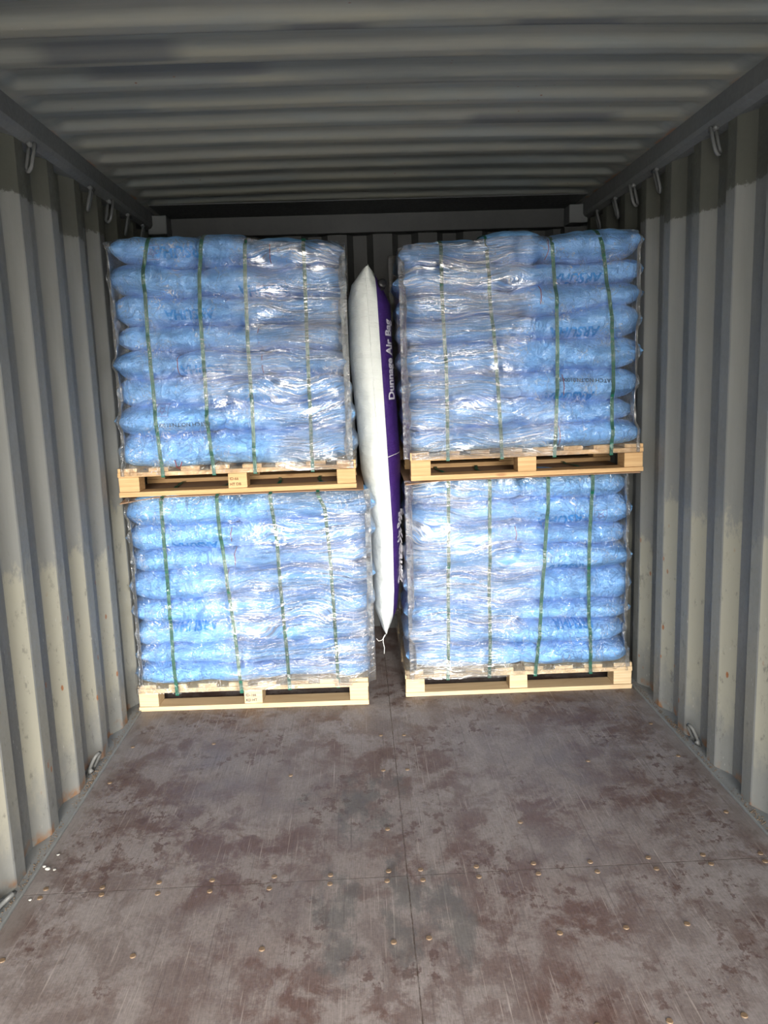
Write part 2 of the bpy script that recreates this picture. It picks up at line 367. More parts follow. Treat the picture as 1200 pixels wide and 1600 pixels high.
# floor with screws
o = box('floor', (-1.142, YDOOR, -.028), (1.142, YBACK, 0), M_floor, bev=0); tag(o, kind='structure'); FLOOR = o
for i, s in enumerate((-1, 1)):
    x0, x1 = sorted((s*1.145, s*1.23))
    o = box(f'trim_{i+1}', (x0, YDOOR, -.03), (x1, YBACK, .004), M_sill, bev=.001); tag(o, kind='structure')
    # raised lip of the bottom rail beside the boards
    x0, x1 = sorted((s*1.143, s*1.150))
    o = box(f'trim_{i+3}', (x0, YDOOR, -.02), (x1, YBACK, .007), M_sill, bev=.001); tag(o, kind='structure')
bm = bmesh.new(); bmesh.ops.create_cone(bm, cap_ends=True, segments=14, radius1=.0085, radius2=.0075, depth=.003)
screw_me = bpy.data.meshes.new('floor_screw'); bm.to_mesh(screw_me); bm.free(); screw_me.materials.append(M_screw)
rs = random.Random(5)
for yy in (1.60, 1.91, 2.167, 2.213, 2.45, 2.85, 3.15):
    for xx in (-1.083, -.91, -.747, -.588, -.411, -.235, -.062, .04, .201, .385, .556, .73, .902, 1.075):
        full = yy in (2.167, 2.213)
        if not full and (xx in (-.91, -.588 if yy != 2.45 else 9, -.235, .201, .556 if yy > 1.95 else 9, .902) or (yy > 2.4 and rs.random() < .35)): continue
        o = bpy.data.objects.new('floor_screw', screw_me); COL.objects.link(o); o.parent = FLOOR
        o.location = (xx+rs.uniform(-.006, .006), yy+rs.uniform(-.006, .006), .0012)

# roof: cross corrugations, 205 mm pitch, pressed ends before the side rail
ny = int((YBACK-YDOOR)/.0128); xs = [-1.2, -1.16, -1.13, -1.115, -1.10, -1.085, -1.07]+[-1.05+.075*i for i in range(29)]+[1.07, 1.085, 1.10, 1.115, 1.13, 1.16, 1.2]
vs = []; pa = []
def cor(y):
    t = ((y-2.633)/.205) % 1.0
    if t < .30: return 0
    if t < .42: return (t-.30)/.12
    if t < .84: return 1
    return 1-(t-.84)/.16
dark_p = [(-.30, -.03, 2.24, 2.32), (.33, .60, 2.24, 2.31), (-.85, -.37, 2.52, 2.62), (.35, .85, 3.02, 3.10), (-.9, -.55, 2.36, 2.46)]
for i in range(ny+1):
    y = YDOOR+(YBACK-YDOOR)*i/ny
    for x in xs:
        e = min(1, max(0, (1.125-abs(x)-.01*cor(y))/.045)); e = e*e*(3-2*e)
        camber = .012*(1-(x/1.14)**2)
        vs.append((x, y, 2.362+camber+.020*cor(y)*e+.003*noise.noise(Vector((x*1.5, y*2, 0)))))
        pa.append(1.0 if any(a <= x <= b and c <= y <= d for a, b, c, d in dark_p) else 0.0)
me = mesh('ceiling', vs, [f[::-1] for f in grid_faces(ny+1, len(xs))]); at = me.attributes.new('patch', 'FLOAT', 'POINT'); at.data.foreach_set('value', pa)
CEIL = link('ceiling', me, M_ceil, smooth=True); tag(CEIL, kind='structure')
tag(box('trim_5', (-1.25, YDOOR, 2.425), (1.25, YBACK+.05, 2.44), M_steel, bev=0), kind='structure')
for i, s in enumerate((-1, 1)):   # top side rails with a small bevel strip under them
    vs = []; P = [(1.138, 2.372), (1.138, 2.300), (1.146, 2.286), (1.170, 2.276), (1.22, 2.276), (1.22, 2.43), (1.19, 2.43), (1.19, 2.372)]
    for y in (YDOOR, YBACK):
        for a, b in P: vs.append((s*a, y, b))
    m = len(P); fs = [(j, (j+1) % m, m+(j+1) % m, m+j) for j in range(m)]+[tuple(range(m)), tuple(range(m, 2*m))[::-1]]
    if s > 0: fs = [f[::-1] for f in fs]
    tag(link(f'trim_{i+6}', mesh('rail', vs, fs), M_steel), kind='structure')
# back wall: vertical corrugations, header, corner posts and roof corner plate
vs = []; cols = []
x = -1.2
while x < 1.2:
    for a, d in ((0, 0), (.075, 0), (.110, .045), (.185, .045), (.220, 0)): cols.append((x+a, YBACK-.045+d))
    x += .25
for z in (0, 2.42):
    for a, b in cols: vs.append((a, b, z))
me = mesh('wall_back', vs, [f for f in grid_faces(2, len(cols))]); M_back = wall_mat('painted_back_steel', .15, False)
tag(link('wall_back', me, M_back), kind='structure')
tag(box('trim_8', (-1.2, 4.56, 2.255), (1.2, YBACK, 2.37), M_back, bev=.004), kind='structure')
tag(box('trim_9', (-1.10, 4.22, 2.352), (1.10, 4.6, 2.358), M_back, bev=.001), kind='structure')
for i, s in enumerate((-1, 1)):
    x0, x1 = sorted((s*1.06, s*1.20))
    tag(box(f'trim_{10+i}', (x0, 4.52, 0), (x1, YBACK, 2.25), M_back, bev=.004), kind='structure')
    x0, x1 = sorted((s*1.065, s*1.165))
    tag(box(f'trim_{12+i}', (x0, 4.44, 2.255), (x1, 4.56, 2.35), M_steel, bev=.006), kind='structure')
# door frame posts and sill, behind the camera
for i, s in enumerate((-1, 1)):
    x0, x1 = sorted((s*1.17, s*1.26)); tag(box(f'trim_{14+i}', (x0, YDOOR-.10, -.1), (x1, YDOOR+.02, 2.44), M_steel), kind='structure')
tag(box('trim_16', (-1.25, YDOOR-.1, 2.30), (1.25, YDOOR+.0, 2.44), M_steel), kind='structure')
tag(box('trim_17', (-1.25, YDOOR-.1, -.12), (1.25, YDOOR+.0, .0), M_steel), kind='structure')
me = mesh('ground', [(-40, -60, -.16), (40, -60, -.16), (40, 12, -.16), (-40, 12, -.16)], [(0, 1, 2, 3)])
tag(link('ground', me, M_ground), kind='structure')

# ------------------------------------------------------------------ lashing rings
def ring_mesh(mode):
    """U of round bar hanging from its weld stub"""
    w_, hgt, r = .036, .085, .0065
    pts = [(0, -w_/2, .01), (0, -w_/2, -hgt+.02)]
    for k in range(1, 8):
        a = math.pi*k/8; pts.append((0, -w_/2*math.cos(a), -hgt+.02-.02*math.sin(a)))
    pts += [(0, w_/2, -hgt+.02), (0, w_/2, .01)]
    return tube(pts, r)
def lashing_ring(loc, swing, turn, label, group, floor=False):
    t = empty('lashing_ring', loc); tag(t, label, 'lashing ring', group)
    v, f = ring_mesh(0)
    R = Matrix.Rotation(turn, 3, 'Z') @ Matrix.Rotation(swing, 3, 'Y')
    v = [R @ p for p in v]
    link('bar', mesh('bar', v, f), M_ring, t, True)
    s = -1 if loc[0] < 0 else 1
    if floor:
        v2, f2 = tube([(-s*.012, -.028, .006), (-s*.004, -.02, .012), (0, 0, .014), (-s*.004, .02, .012), (-s*.012, .028, .006)], .0095)
    else:
        v2, f2 = tube([(0, -.026, .004), (0, .026, .004)], .009)
    link('weld_stub', mesh('weld_stub', v2, f2), M_ring, t, True)
    return t
G1, G2 = 'lashing rings under the left top rail', 'lashing rings under the right top rail'
ords = ['nearest', 'second nearest', 'third nearest', 'fourth nearest', 'farthest']
for i, (y, tw) in enumerate(((2.89, .9), (3.506, .15), (3.765, .9), (4.054, .15), (4.33, .1))):
    lashing_ring((-1.158, y, 2.272), .25, tw, f'grey steel lashing ring hanging under the left top rail, {ords[i]} to the camera', G1)
for i, (y, tw) in enumerate(((2.90, -.9), (3.448, -.1), (3.726, -.9), (3.984, -.1), (4.272, -.1))):
    lashing_ring((1.158, y, 2.272), -.25, tw, f'grey steel lashing ring hanging under the right top rail, {ords[i]} to the camera', G2)
lashing_ring((1.183, 2.93, .016), math.pi-.45, .2, 'grey lashing ring standing at the foot of the right wall', None, True)
lashing_ring((-1.183, 2.935, .014), math.pi+.5, -.3, 'grey lashing ring at the foot of the left wall near the lower left pallet', None, True)
lashing_ring((-1.183, 2.11, .012), math.pi+.8, -.3, 'rusty lashing ring at the foot of the left wall at the photo edge', None, True)

# ------------------------------------------------------------------ pallets
def pallet(cx, yf, zb, wid, rz, ry, mat, label, seed, marks=None):
    t = empty('wooden_pallet', (cx, yf, zb), rz, ry); tag(t, label, 'pallet')
    rr = random.Random(seed); D = 1.05; hw = wid/2
    bt, bh, st, dt = .021, .066, .020, .018      # bottom board, block, stringer board, deck
    for k, y in enumerate((0, D/2-.05, D-.10)):
        box('bottom_board', (-hw, y, 0), (hw, y+.10, bt), mat, t, .0015, jit=.0012)
        box('cross_board', (-hw, y, bt+bh), (hw, y+.10, bt+bh+st), mat, t, .0015, jit=.0012)
        for x0, x1 in ((-hw, -hw+.092), (-.045, .042), (hw-.088, hw)):
            b = box('block', (x0+.002, y+.003, bt+.0005), (x1-.002, y+.10, bt+bh-.0005), mat, t, .002, jit=.0008)
    n = 8; gap = (wid-n*.085)/(n-1)
    for k in range(n):
        x = -hw+k*(.085+gap)+rr.uniform(-.006, .006)*(0 < k < n-1)
        box('deck_board', (x, rr.uniform(0, .006), bt+bh+st+.0004), (x+.085, D, bt+bh+st+dt), mat, t, .0015, jit=.001)
    if marks:
        for j, s in enumerate(marks):
            o = text_mesh('stamp', s, .017, M_mark if mat == M_orange else M_ink, False, .0005); o.parent = t
            o.location = (-.036, .0021, bt+bh-.030-j*.024); o.rotation_euler = (math.pi/2, 0, 0)
    return t
def text_obj(s, size, bold):
    cu = bpy.data.curves.new('t', 'FONT'); cu.body = s; cu.size = size; cu.offset = bold; cu.resolution_u = 3
    ob = bpy.data.objects.new('t', cu); COL.objects.link(ob)
    dg = bpy.context.evaluated_depsgraph_get(); dg.update()
    me = bpy.data.meshes.new_from_object(ob.evaluated_get(dg)); bpy.data.objects.remove(ob); return me
def text_mesh(name, s, size, mat, _=False, bold=0):
    me = text_obj(s, size, bold); me.materials.clear(); return link(name, me, mat)

YF = {'UL': 3.535, 'UR': 3.535, 'LL': 3.505, 'LR': 3.535}
P = {}
pallet(-.626, 3.503, 0.0, 1.052, -.03, 0, M_pine, 'pale wooden pallet on the floor under the lower left stack', 1, ('ID-166', 'KD HT'))
pallet(.602, 3.543, 0.0, 1.060, -.013, 0, M_pine, 'pale wooden pallet on the floor under the lower right stack', 2)
pallet(-.641, 3.54, .992, 1.046, 0, -.004, M_orange, 'orange-toned wooden pallet under the upper left stack', 3, ('ID-66', 'HT DB'))
pallet(.6455, 3.54, 1.0175, 1.044, 0, -.006, M_orange, 'orange-toned wooden pallet under the upper right stack', 4)
def card(name, x0, x1, y0, y1, z, ry, droop, label):
    nx, ny_ = 30, 24; vs = []
    for th in (0, -.004):
        for j in range(ny_):
            for i in range(nx):
                x = x0+(x1-x0)*i/(nx-1); y = y0+(y1-y0)*j/(ny_-1)
                d = max(0, 1-math.hypot((x-x0)/.16, (y-y0)/.22))*droop[0] + max(0, 1-math.hypot((x-x1)/.12, (y-y0)/.2))*droop[1]
                vs.append((x, y, z-ry*(x-(x0+x1)/2)-d+th))
    m = nx*ny_; fs = grid_faces(ny_, nx)+[tuple(m+a for a in f[::-1]) for f in grid_faces(ny_, nx)]
    ring = [i for i in range(nx)]+[j*nx+nx-1 for j in range(1, ny_)]+[(ny_-1)*nx+i for i in range(nx-2, -1, -1)]+[j*nx for j in range(ny_-2, 0, -1)]
    for a, b in zip(ring, ring[1:]+ring[:1]): fs.append((b, a, m+a, m+b))
    o = link(name, mesh(name, vs, fs), M_card, smooth=False); tag(o, label, 'cardboard sheet'); return o
card('cardboard_sheet', -1.158, -.088, 3.515, 4.56, .9905, -.004, (.022, .004), 'brown cardboard sheet between the lower left stack and the pallet on it')
card('cardboard_sheet', .098, 1.150, 3.53, 4.58, 1.0165, -.006, (.012, .0), 'brown cardboard sheet between the lower right stack and the pallet on it')

# ------------------------------------------------------------------ sacks
STK = {
'UL': dict(zl=[2.109, 1.983, 1.858, 1.729, 1.62, 1.505, 1.385, 1.259, 1.117], xl=-1.111, zr=[2.069, 1.949, 1.825, 1.716, 1.601, 1.492, 1.38, 1.261, 1.121], xr=-.171,
 x0=[-1.117, -1.144, -1.139, -1.131, -1.141, -1.151, -1.166, -1.170], x1=[-.132, -.131, -.142, -.152, -.14, -.125, -.113, -.106],
 sp=[[-.738, -.545], [-.736], [-.647], [-.499], [-.888, -.487], [-.647], [-.696], [-.746]],
 straps=[[(-.952, 2.081), (-.979, 1.954), (-.984, 1.693), (-.977, 1.505), (-.973, 1.315), (-.964, 1.087)], [(-.723, 2.073), (-.746, 1.919), (-.754, 1.741), (-.753, 1.492), (-.754, 1.318), (-.742, 1.087)], [(-.547, 2.047), (-.555, 1.885), (-.559, 1.626), (-.557, 1.434), (-.562, 1.091)], [(-.304, 2.074), (-.303, 1.924), (-.306, 1.678), (-.307, 1.478), (-.309, 1.23), (-.309, 1.093)]],
 pal=(.992, .125, 1.046, -.641, 3.54), word='upper left', taut=(-.62, -.10)),
'UR': dict(zl=[2.037, 1.924, 1.816, 1.707, 1.605, 1.471, 1.359, 1.233, 1.140], xl=.133, zr=[2.088, 1.952, 1.851, 1.747, 1.625, 1.48, 1.346, 1.251, 1.147], xr=1.137,
 x0=[.097, .072, .085, .085, .083, .089, .096, .099], x1=[1.155, 1.168, 1.168, 1.166, 1.168, 1.149, 1.134, 1.165],
 sp=[[.457, .717], [.687], [.579], [.686], [.493], [.624], [.575], [.762]],
 straps=[[(.276, 2.017), (.275, 1.86), (.282, 1.691), (.289, 1.458), (.29, 1.114)], [(.473, 1.98), (.484, 1.783), (.501, 1.592), (.516, 1.387), (.529, 1.111)], [(.749, 2.012), (.762, 1.846), (.77, 1.624), (.771, 1.337), (.763, 1.116)], [(.945, 2.05), (.978, 1.937), (1.004, 1.709), (1.014, 1.535), (1.02, 1.276), (1.017, 1.118)]],
 pal=(1.0175, .125, 1.044, .6455, 3.54), word='upper right', taut=(.10, .72)),
'LL': dict(zl=[.982, .858, .748, .641, .524, .414, .3, .222, .125], xl=-1.132, zr=[.986, .855, .75, .651, .547, .413, .31, .192, .125], xr=-.085,
 x0=[-1.148, -1.160, -1.152, -1.160, -1.160, -1.153, -1.157, -1.165], x1=[-.038, -.042, -.062, -.046, -.059, -.079, -.064, -.075],
 sp=[[-.645], [-.703], [-.701], [-.74], [-.699], [-.669], [-.681], [-.594]],
 straps=[[(-.969, .985), (-.972, .839), (-.971, .558), (-.974, .335), (-.967, .089)], [(-.73, .985), (-.727, .829), (-.709, .599), (-.691, .377), (-.675, .094)], [(-.498, .985), (-.48, .788), (-.474, .557), (-.464, .288), (-.459, .084)], [(-.292, .985), (-.262, .919), (-.25, .712), (-.243, .503), (-.239, .278), (-.237, .086)]],
 pal=(0, .125, 1.052, -.626, 3.503), word='lower left', taut=(-.68, -.04)),
'LR': dict(zl=[1.005, .904, .806, .718, .584, .456, .348, .246, .125], xl=.12, zr=[1.012, .917, .785, .69, .578, .419, .34, .223, .125], xr=1.101,
 x0=[.098, .096, .103, .09, .08, .077, .077, .082], x1=[1.104, 1.139, 1.125, 1.138, 1.138, 1.142, 1.118, 1.135],
 sp=[[.603], [.574], [.565], [.529], [.666], [.585], [.437], [.611]],
 straps=[[(.288, 1.010), (.281, .671), (.269, .06)], [(.471, 1.010), (.467, .609), (.463, .073)], [(.734, 1.010), (.734, .873), (.715, .599), (.696, .339), (.675, .076)], [(.932, 1.012), (.932, .92), (.92, .669), (.923, .365), (.935, .076)]],
 pal=(0, .125, 1.060, .602, 3.543), word='lower right', taut=(.08, .62)),
}
def sack_mesh(x0, x1, yf, D, zbf, ztf, seed, long_face, first, last):
    """a filled sack lying flat; lengthways to the door (sewn ends left/right) or end-on (sewn end in front)"""
    rr = random.Random(seed); nu, nv = 56, 36
    L = x1-x0; vs = []; sd = seed*3.7; pe = rr.uniform(4.2, 8.5)
    rowsx = []
    for i in range(nu):
        u = -1+2*i/(nu-1); u = math.copysign(1-(1-abs(u))**1.5, u)*1.0
        t = (u+1)/2; x = x0+L*t
        zb = zbf(x); zt = ztf(x); zc = (zb+zt)/2; H = (zt-zb)*1.15
        if long_face:
            au = abs(u); h = H/2*max(.0, 1-au**9.0)**.40; seam = .014
            outer = (u < 0 and first) or (u > 0 and last)
            if outer: h = H/2*max(0, 1-au**pe)**.5; seam = .005
            d = D/2*(1-(.30 if outer else .05)*au**6)
        else:
            au = abs(u); h = H/2*max(0, 1-au**4.2)**.46; seam = .003; d = D/2*(1-.04*au**4)
        h = max(h, seam)
        drop = rr.uniform(-.002, .002)
        for j in range(nv):
            a = 2*math.pi*j/nv; ca, sa = math.cos(a), math.sin(a); e = 2/2.75
            yy = d*math.copysign(abs(ca)**e, ca); z_ = h*math.copysign(abs(sa)**e, sa)
            p = Vector((x*9+sd, yy*9, z_*14))
            nrm = Vector((0, ca, sa))
            dd = .022*noise.noise(p*.45)+.011*noise.noise(p*1.1+Vector((5, 1, 2)))+.004*noise.noise(p*2.3)
            # gathers fanning out from the sewn ends
            if long_face: g = abs(u)**5*.006*math.sin(a*9+sd+3*noise.noise(p*.5))
            else: g = .004*math.sin(x*70+sd+2.5*noise.noise(p*.4))*max(0, -ca)
            dd += g
            vs.append((x+.004*noise.noise(p*.7+Vector((9, 9, 9))), yf+D/2+yy+nrm.y*dd, zc+z_+nrm.z*dd*.6))
    fs = [f[::-1] for f in grid_faces(nu, nv, True)]
    fs.append(tuple(range(nv))); fs.append(tuple((nu-1)*nv+k for k in range(nv))[::-1])
    return vs, fs
ordw = ['top', 'second', 'third', 'fourth', 'fifth', 'sixth', 'seventh', 'bottom']
PRINTS = {('UL', 0, 0), ('UL', 2, 0), ('UL', 1, 1), ('UL', 4, 1), ('UR', 1, 1), ('UR', 3, 1), ('UR', 7, 1), ('LR', 1, 1), ('LR', 3, 1), ('LR', 6, 1), ('LL', 5, 0), ('LL', 1, 0)}
sacks = {}
for key, S in STK.items():
    allv, allf = [], []
    for li in range(8):
        xsp = [S['x0'][li]]+S['sp'][li]+[S['x1'][li]]
        nb = len(xsp)-1; long_face = nb == 2
        def zat(k, x):
            t = (x-S['xl'])/(S['xr']-S['xl']); t = min(1.05, max(-.05, t))
            wob = 0 if k in (0, 8) else .026*math.sin(math.pi*min(1, max(0, t)))**.5*noise.noise(Vector((x*4.2, k*5.3, len(key)+ord(key[0])+ord(key[1])*.7)))
            return S['zl'][k]+(S['zr'][k]-S['zl'][k])*t+wob
        for bi in range(nb):
            a, b = xsp[bi], xsp[bi+1]
            ea = 0 if bi == 0 else .022; eb = 0 if bi == nb-1 else .022
            seed = hash((key == 'UL', key == 'UR', key == 'LL', li, bi)) % 9973
            seed = (['UL', 'UR', 'LL', 'LR'].index(key)*101+li*11+bi*3+1)
            rr = random.Random(seed)
            yf = YF[key]-.012+rr.uniform(-.010, .010)+(0 if long_face else rr.uniform(-.005, .01))
            D = .42 if long_face else .60
            tb = zat(li, a); lift = 0
            if key[0] == 'U' and li == 0 and nb == 3 and bi == 1: lift = .012 if key == 'UL' else .02
            v, f = sack_mesh(a-ea, b+eb, yf, D, lambda x: zat(li+1, x), lambda x: zat(li, x)+lift, seed, long_face, bi == 0, bi == nb-1)
            me = mesh('sack', v, f); o = link('woven_sack', me, M_bag, smooth=True)
            posw = ('left', 'right')[bi] if nb == 2 else ('left', 'middle', 'right')[bi]
            pr = ', blue lettering' if (key, li, bi) in PRINTS else ''
            layer = {0: 'topmost layer', 7: 'bottom layer'}.get(li, f'{ordw[li]} layer from top')
            tag(o, f'{posw} blue sack in the {layer} of {S["word"]} stack{pr}', 'sack', f'blue sacks of the {S["word"]} stack')
            sacks[key, li, bi] = (o, v, f, (a, b, yf))
            off = len(allv); allv += v; allf += [tuple(off+q for q in ff) for ff in f]
    zb, zh, wd, cx, yp = S['pal']
    off = len(allv)
    for zz in (zb+.086, zb+zh):
        for (xx, yy) in ((cx-wd/2, yp), (cx+wd/2, yp), (cx+wd/2, yp+1.05), (cx-wd/2, yp+1.05)): allv.append((xx, yy-.002, zz))
    allf += [tuple(off+q for q in ff) for ff in ((0, 1, 5, 4), (1, 2, 6, 5), (2, 3, 7, 6), (3, 0, 4, 7), (4, 5, 6, 7))]
    S['bvh'] = BVHTree.FromPolygons([Vector(q) for q in allv], allf)
    S['ztop'] = max(q[2] for q in allv)

def conform(me, bvh, fn, off=.0016, depth=1.0, ystart=3.0):
    """lay a flat mesh on a surface seen from the door; fn maps (x,y) of the flat mesh to world (x,z)"""
    bm = bmesh.new(); bm.from_mesh(me)
    bmesh.ops.triangulate(bm, faces=bm.faces[:])
    for _ in range(2):
        es = [e for e in bm.edges if e.calc_length() > .006]
        if es: bmesh.ops.subdivide_edges(bm, edges=es, cuts=1)
        bmesh.ops.triangulate(bm, faces=bm.faces[:])
    last = 3.5
    for v in bm.verts:
        x, z = fn(v.co.x, v.co.y)
        h = bvh.ray_cast(Vector((x, ystart, z)), Vector((0, 1, 0)), depth)
        if h[0] is not None: last = h[0].y
        v.co = Vector((x, last-off, z))
    bm.to_mesh(me); bm.free()

def sack_bvh(k): return BVHTree.FromPolygons([Vector(q) for q in sacks[k][1]], sacks[k][2])
def print_on(k, s, xc, zc, size, mat, rot=0.0, bold=.002, name='printed_lettering'):
    """upside-down print as the sacks lie"""
    me = text_obj(s, size, bold); me.materials.clear()
    xs_ = [v.co.x for v in me.vertices]; w0 = (min(xs_)+max(xs_))/2; h0 = size*.35
    c, sn = math.cos(math.pi+rot), math.sin(math.pi+rot)
    conform(me, sack_bvh(k), lambda x, y: (xc+c*(x-w0)-sn*(y-h0), zc+sn*(x-w0)+c*(y-h0)))
    o = link(name, me, mat, sacks[k][0]); return o
def emblem_on(k, xc, zc, s):
    """small square frame with a star-like figure in it"""
    bm = bmesh.new()
    def stroke(pts, w_=.0016):
        for a, b in zip(pts, pts[1:]):
            a, b = Vector(a), Vector(b); d = (b-a).normalized(); nn = Vector((-d.y, d.x))*w_/2
            bm.faces.new([bm.verts.new((q.x, q.y, 0)) for q in (a-nn, b-nn, b+nn, a+nn)])
    h = s/2; stroke([(-h, -h), (h, -h), (h, h), (-h, h), (-h, -h)])
    for r_, st in ((.8, 2), (.5, 1)):
        q = [(h*r_*math.sin(2*math.pi*i*st/5), h*r_*math.cos(2*math.pi*i*st/5)) for i in range(6)]; stroke(q, .0013)
    me = bpy.data.meshes.new('emblem'); bm.to_mesh(me); bm.free()
    conform(me, sack_bvh(k), lambda x, y: (xc-x, zc-y)); link('printed_emblem', me, M_logo, sacks[k][0])
W_ = 'ARSUHA'
print_on(('UL', 0, 0), W_, -.815, 2.020, .062, M_txtb); emblem_on(('UL', 0, 0), -.935, 2.022, .055)
print_on(('UL', 2, 0), W_, -.80, 1.765, .055, M_txtb)
print_on(('UL', 1, 1), W_, -.48, 1.855, .055, M_txtb)
print_on(('UL', 4, 1), W_, -.75, 1.532, .055, M_txtb)
print_on(('UL', 6, 0), 'BATCH NO.TN.010005', -.86, 1.300, .024, M_ink, 0, .0002, 'batch_code'); emblem_on(('UL', 6, 0), -.945, 1.365, .05)
print_on(('UR', 5, 1), 'BATCH NO.TN.010005', .90, 1.432, .024, M_ink, -.05, .0002, 'batch_code')
print_on(('UR', 5, 1), W_, .83, 1.362, .055, M_txtb)
print_on(('UR', 1, 1), W_, .86, 1.865, .055, M_txtb)
print_on(('UR', 3, 1), W_, .85, 1.640, .055, M_txtb)
print_on(('LR', 1, 1), W_, .815, .812, .062, M_txtb, .10); emblem_on(('LR', 1, 1), .975, .825, .055)
print_on(('LR', 3, 1), W_, .82, .590, .055, M_txtb)
print_on(('LR', 6, 1), W_, .86, .325, .05, M_txtb)
print_on(('LL', 5, 0), W_, -.87, .400, .055, M_txtb, .05)
print_on(('LL', 1, 0), W_, -.84, .765, .05, M_txtb)
# sewn ends with a wandering red-brown thread
def stitch(k, x, z0, z1):
    b = sack_bvh(k); pts = []
    for i in range(16):
        z = z0+(z1-z0)*i/15; xx = x+.004*noise.noise(Vector((z*40, x*7, 1)))
        h = b.ray_cast(Vector((xx, 3, z)), Vector((0, 1, 0)), 1.2)
        if h[0]: pts.append((xx, h[0].y-.002, z))
    if len(pts) > 3:
        v, f = tube(pts, .0016, 5); link('stitching', mesh('stitching', v, f), M_red, sacks[k][0], True)
stitch(('UL', 0, 2), -.445, 2.04, 1.965); stitch(('UL', 3, 0), -.515, 1.71, 1.635); stitch(('UL', 4, 1), -.868, 1.60, 1.515); stitch(('UL', 4, 1), -.505, 1.59, 1.51)
stitch(('UR', 0, 2), .735, 2.03, 1.955); stitch(('UR', 2, 1), .70, 1.84, 1.76); stitch(('UR', 5, 1), .80, 1.46, 1.37); stitch(('UR', 7, 1), .785, 1.235, 1.15)
stitch(('LL', 1, 1), -.68, .84, .78); stitch(('LL', 2, 1), -.67, .74, .67); stitch(('LR', 2, 1), .59, .79, .73); stitch(('LL', 3, 1), -.71, .64, .58)
# a loose thread tail over the pallet edge
v, f = tube([(-.905, 3.515, 1.15), (-.897, 3.512, 1.12), (-.887, 3.515, 1.108), (-.879, 3.512, 1.125), (-.874, 3.515, 1.14)], .0016, 5)
link('thread_tail', mesh('thread_tail', v, f), M_red, sacks['UL', 7, 0][0], True)

# ------------------------------------------------------------------ straps and film
def closing(d, kz, kx):
    """d: distance field (rows z, columns around). min then max filter, then light blur"""
    def filt(a, k, ax, fn):
        out = a.copy()
        for s in range(-k, k+1): out = fn(out, np.roll(a, s, ax) if ax == 1 else np.take(a, np.clip(np.arange(a.shape[0])+s, 0, a.shape[0]-1), 0))
        return out
    d = filt(filt(d, kz, 0, np.minimum), kx, 1, np.minimum)
    d = filt(filt(d, kz, 0, np.maximum), kx, 1, np.maximum)
    return d
def blur(a, n_=1):
    for _ in range(n_):
        b = np.take(a, np.clip(np.arange(a.shape[0])+1, 0, a.shape[0]-1), 0); c = np.take(a, np.clip(np.arange(a.shape[0])-1, 0, a.shape[0]-1), 0)
        a = (a*2+b+c)/4; a = (a*2+np.roll(a, 1, 1)+np.roll(a, -1, 1))/4
    return a
def ipath(path, z):
    p = sorted(path, key=lambda q: q[1]); xs_ = [q[0] for q in p]; zs_ = [q[1] for q in p]
    return float(np.interp(z, zs_, xs_))
side_w = ['leftmost', 'second from left', 'third from left', 'rightmost']
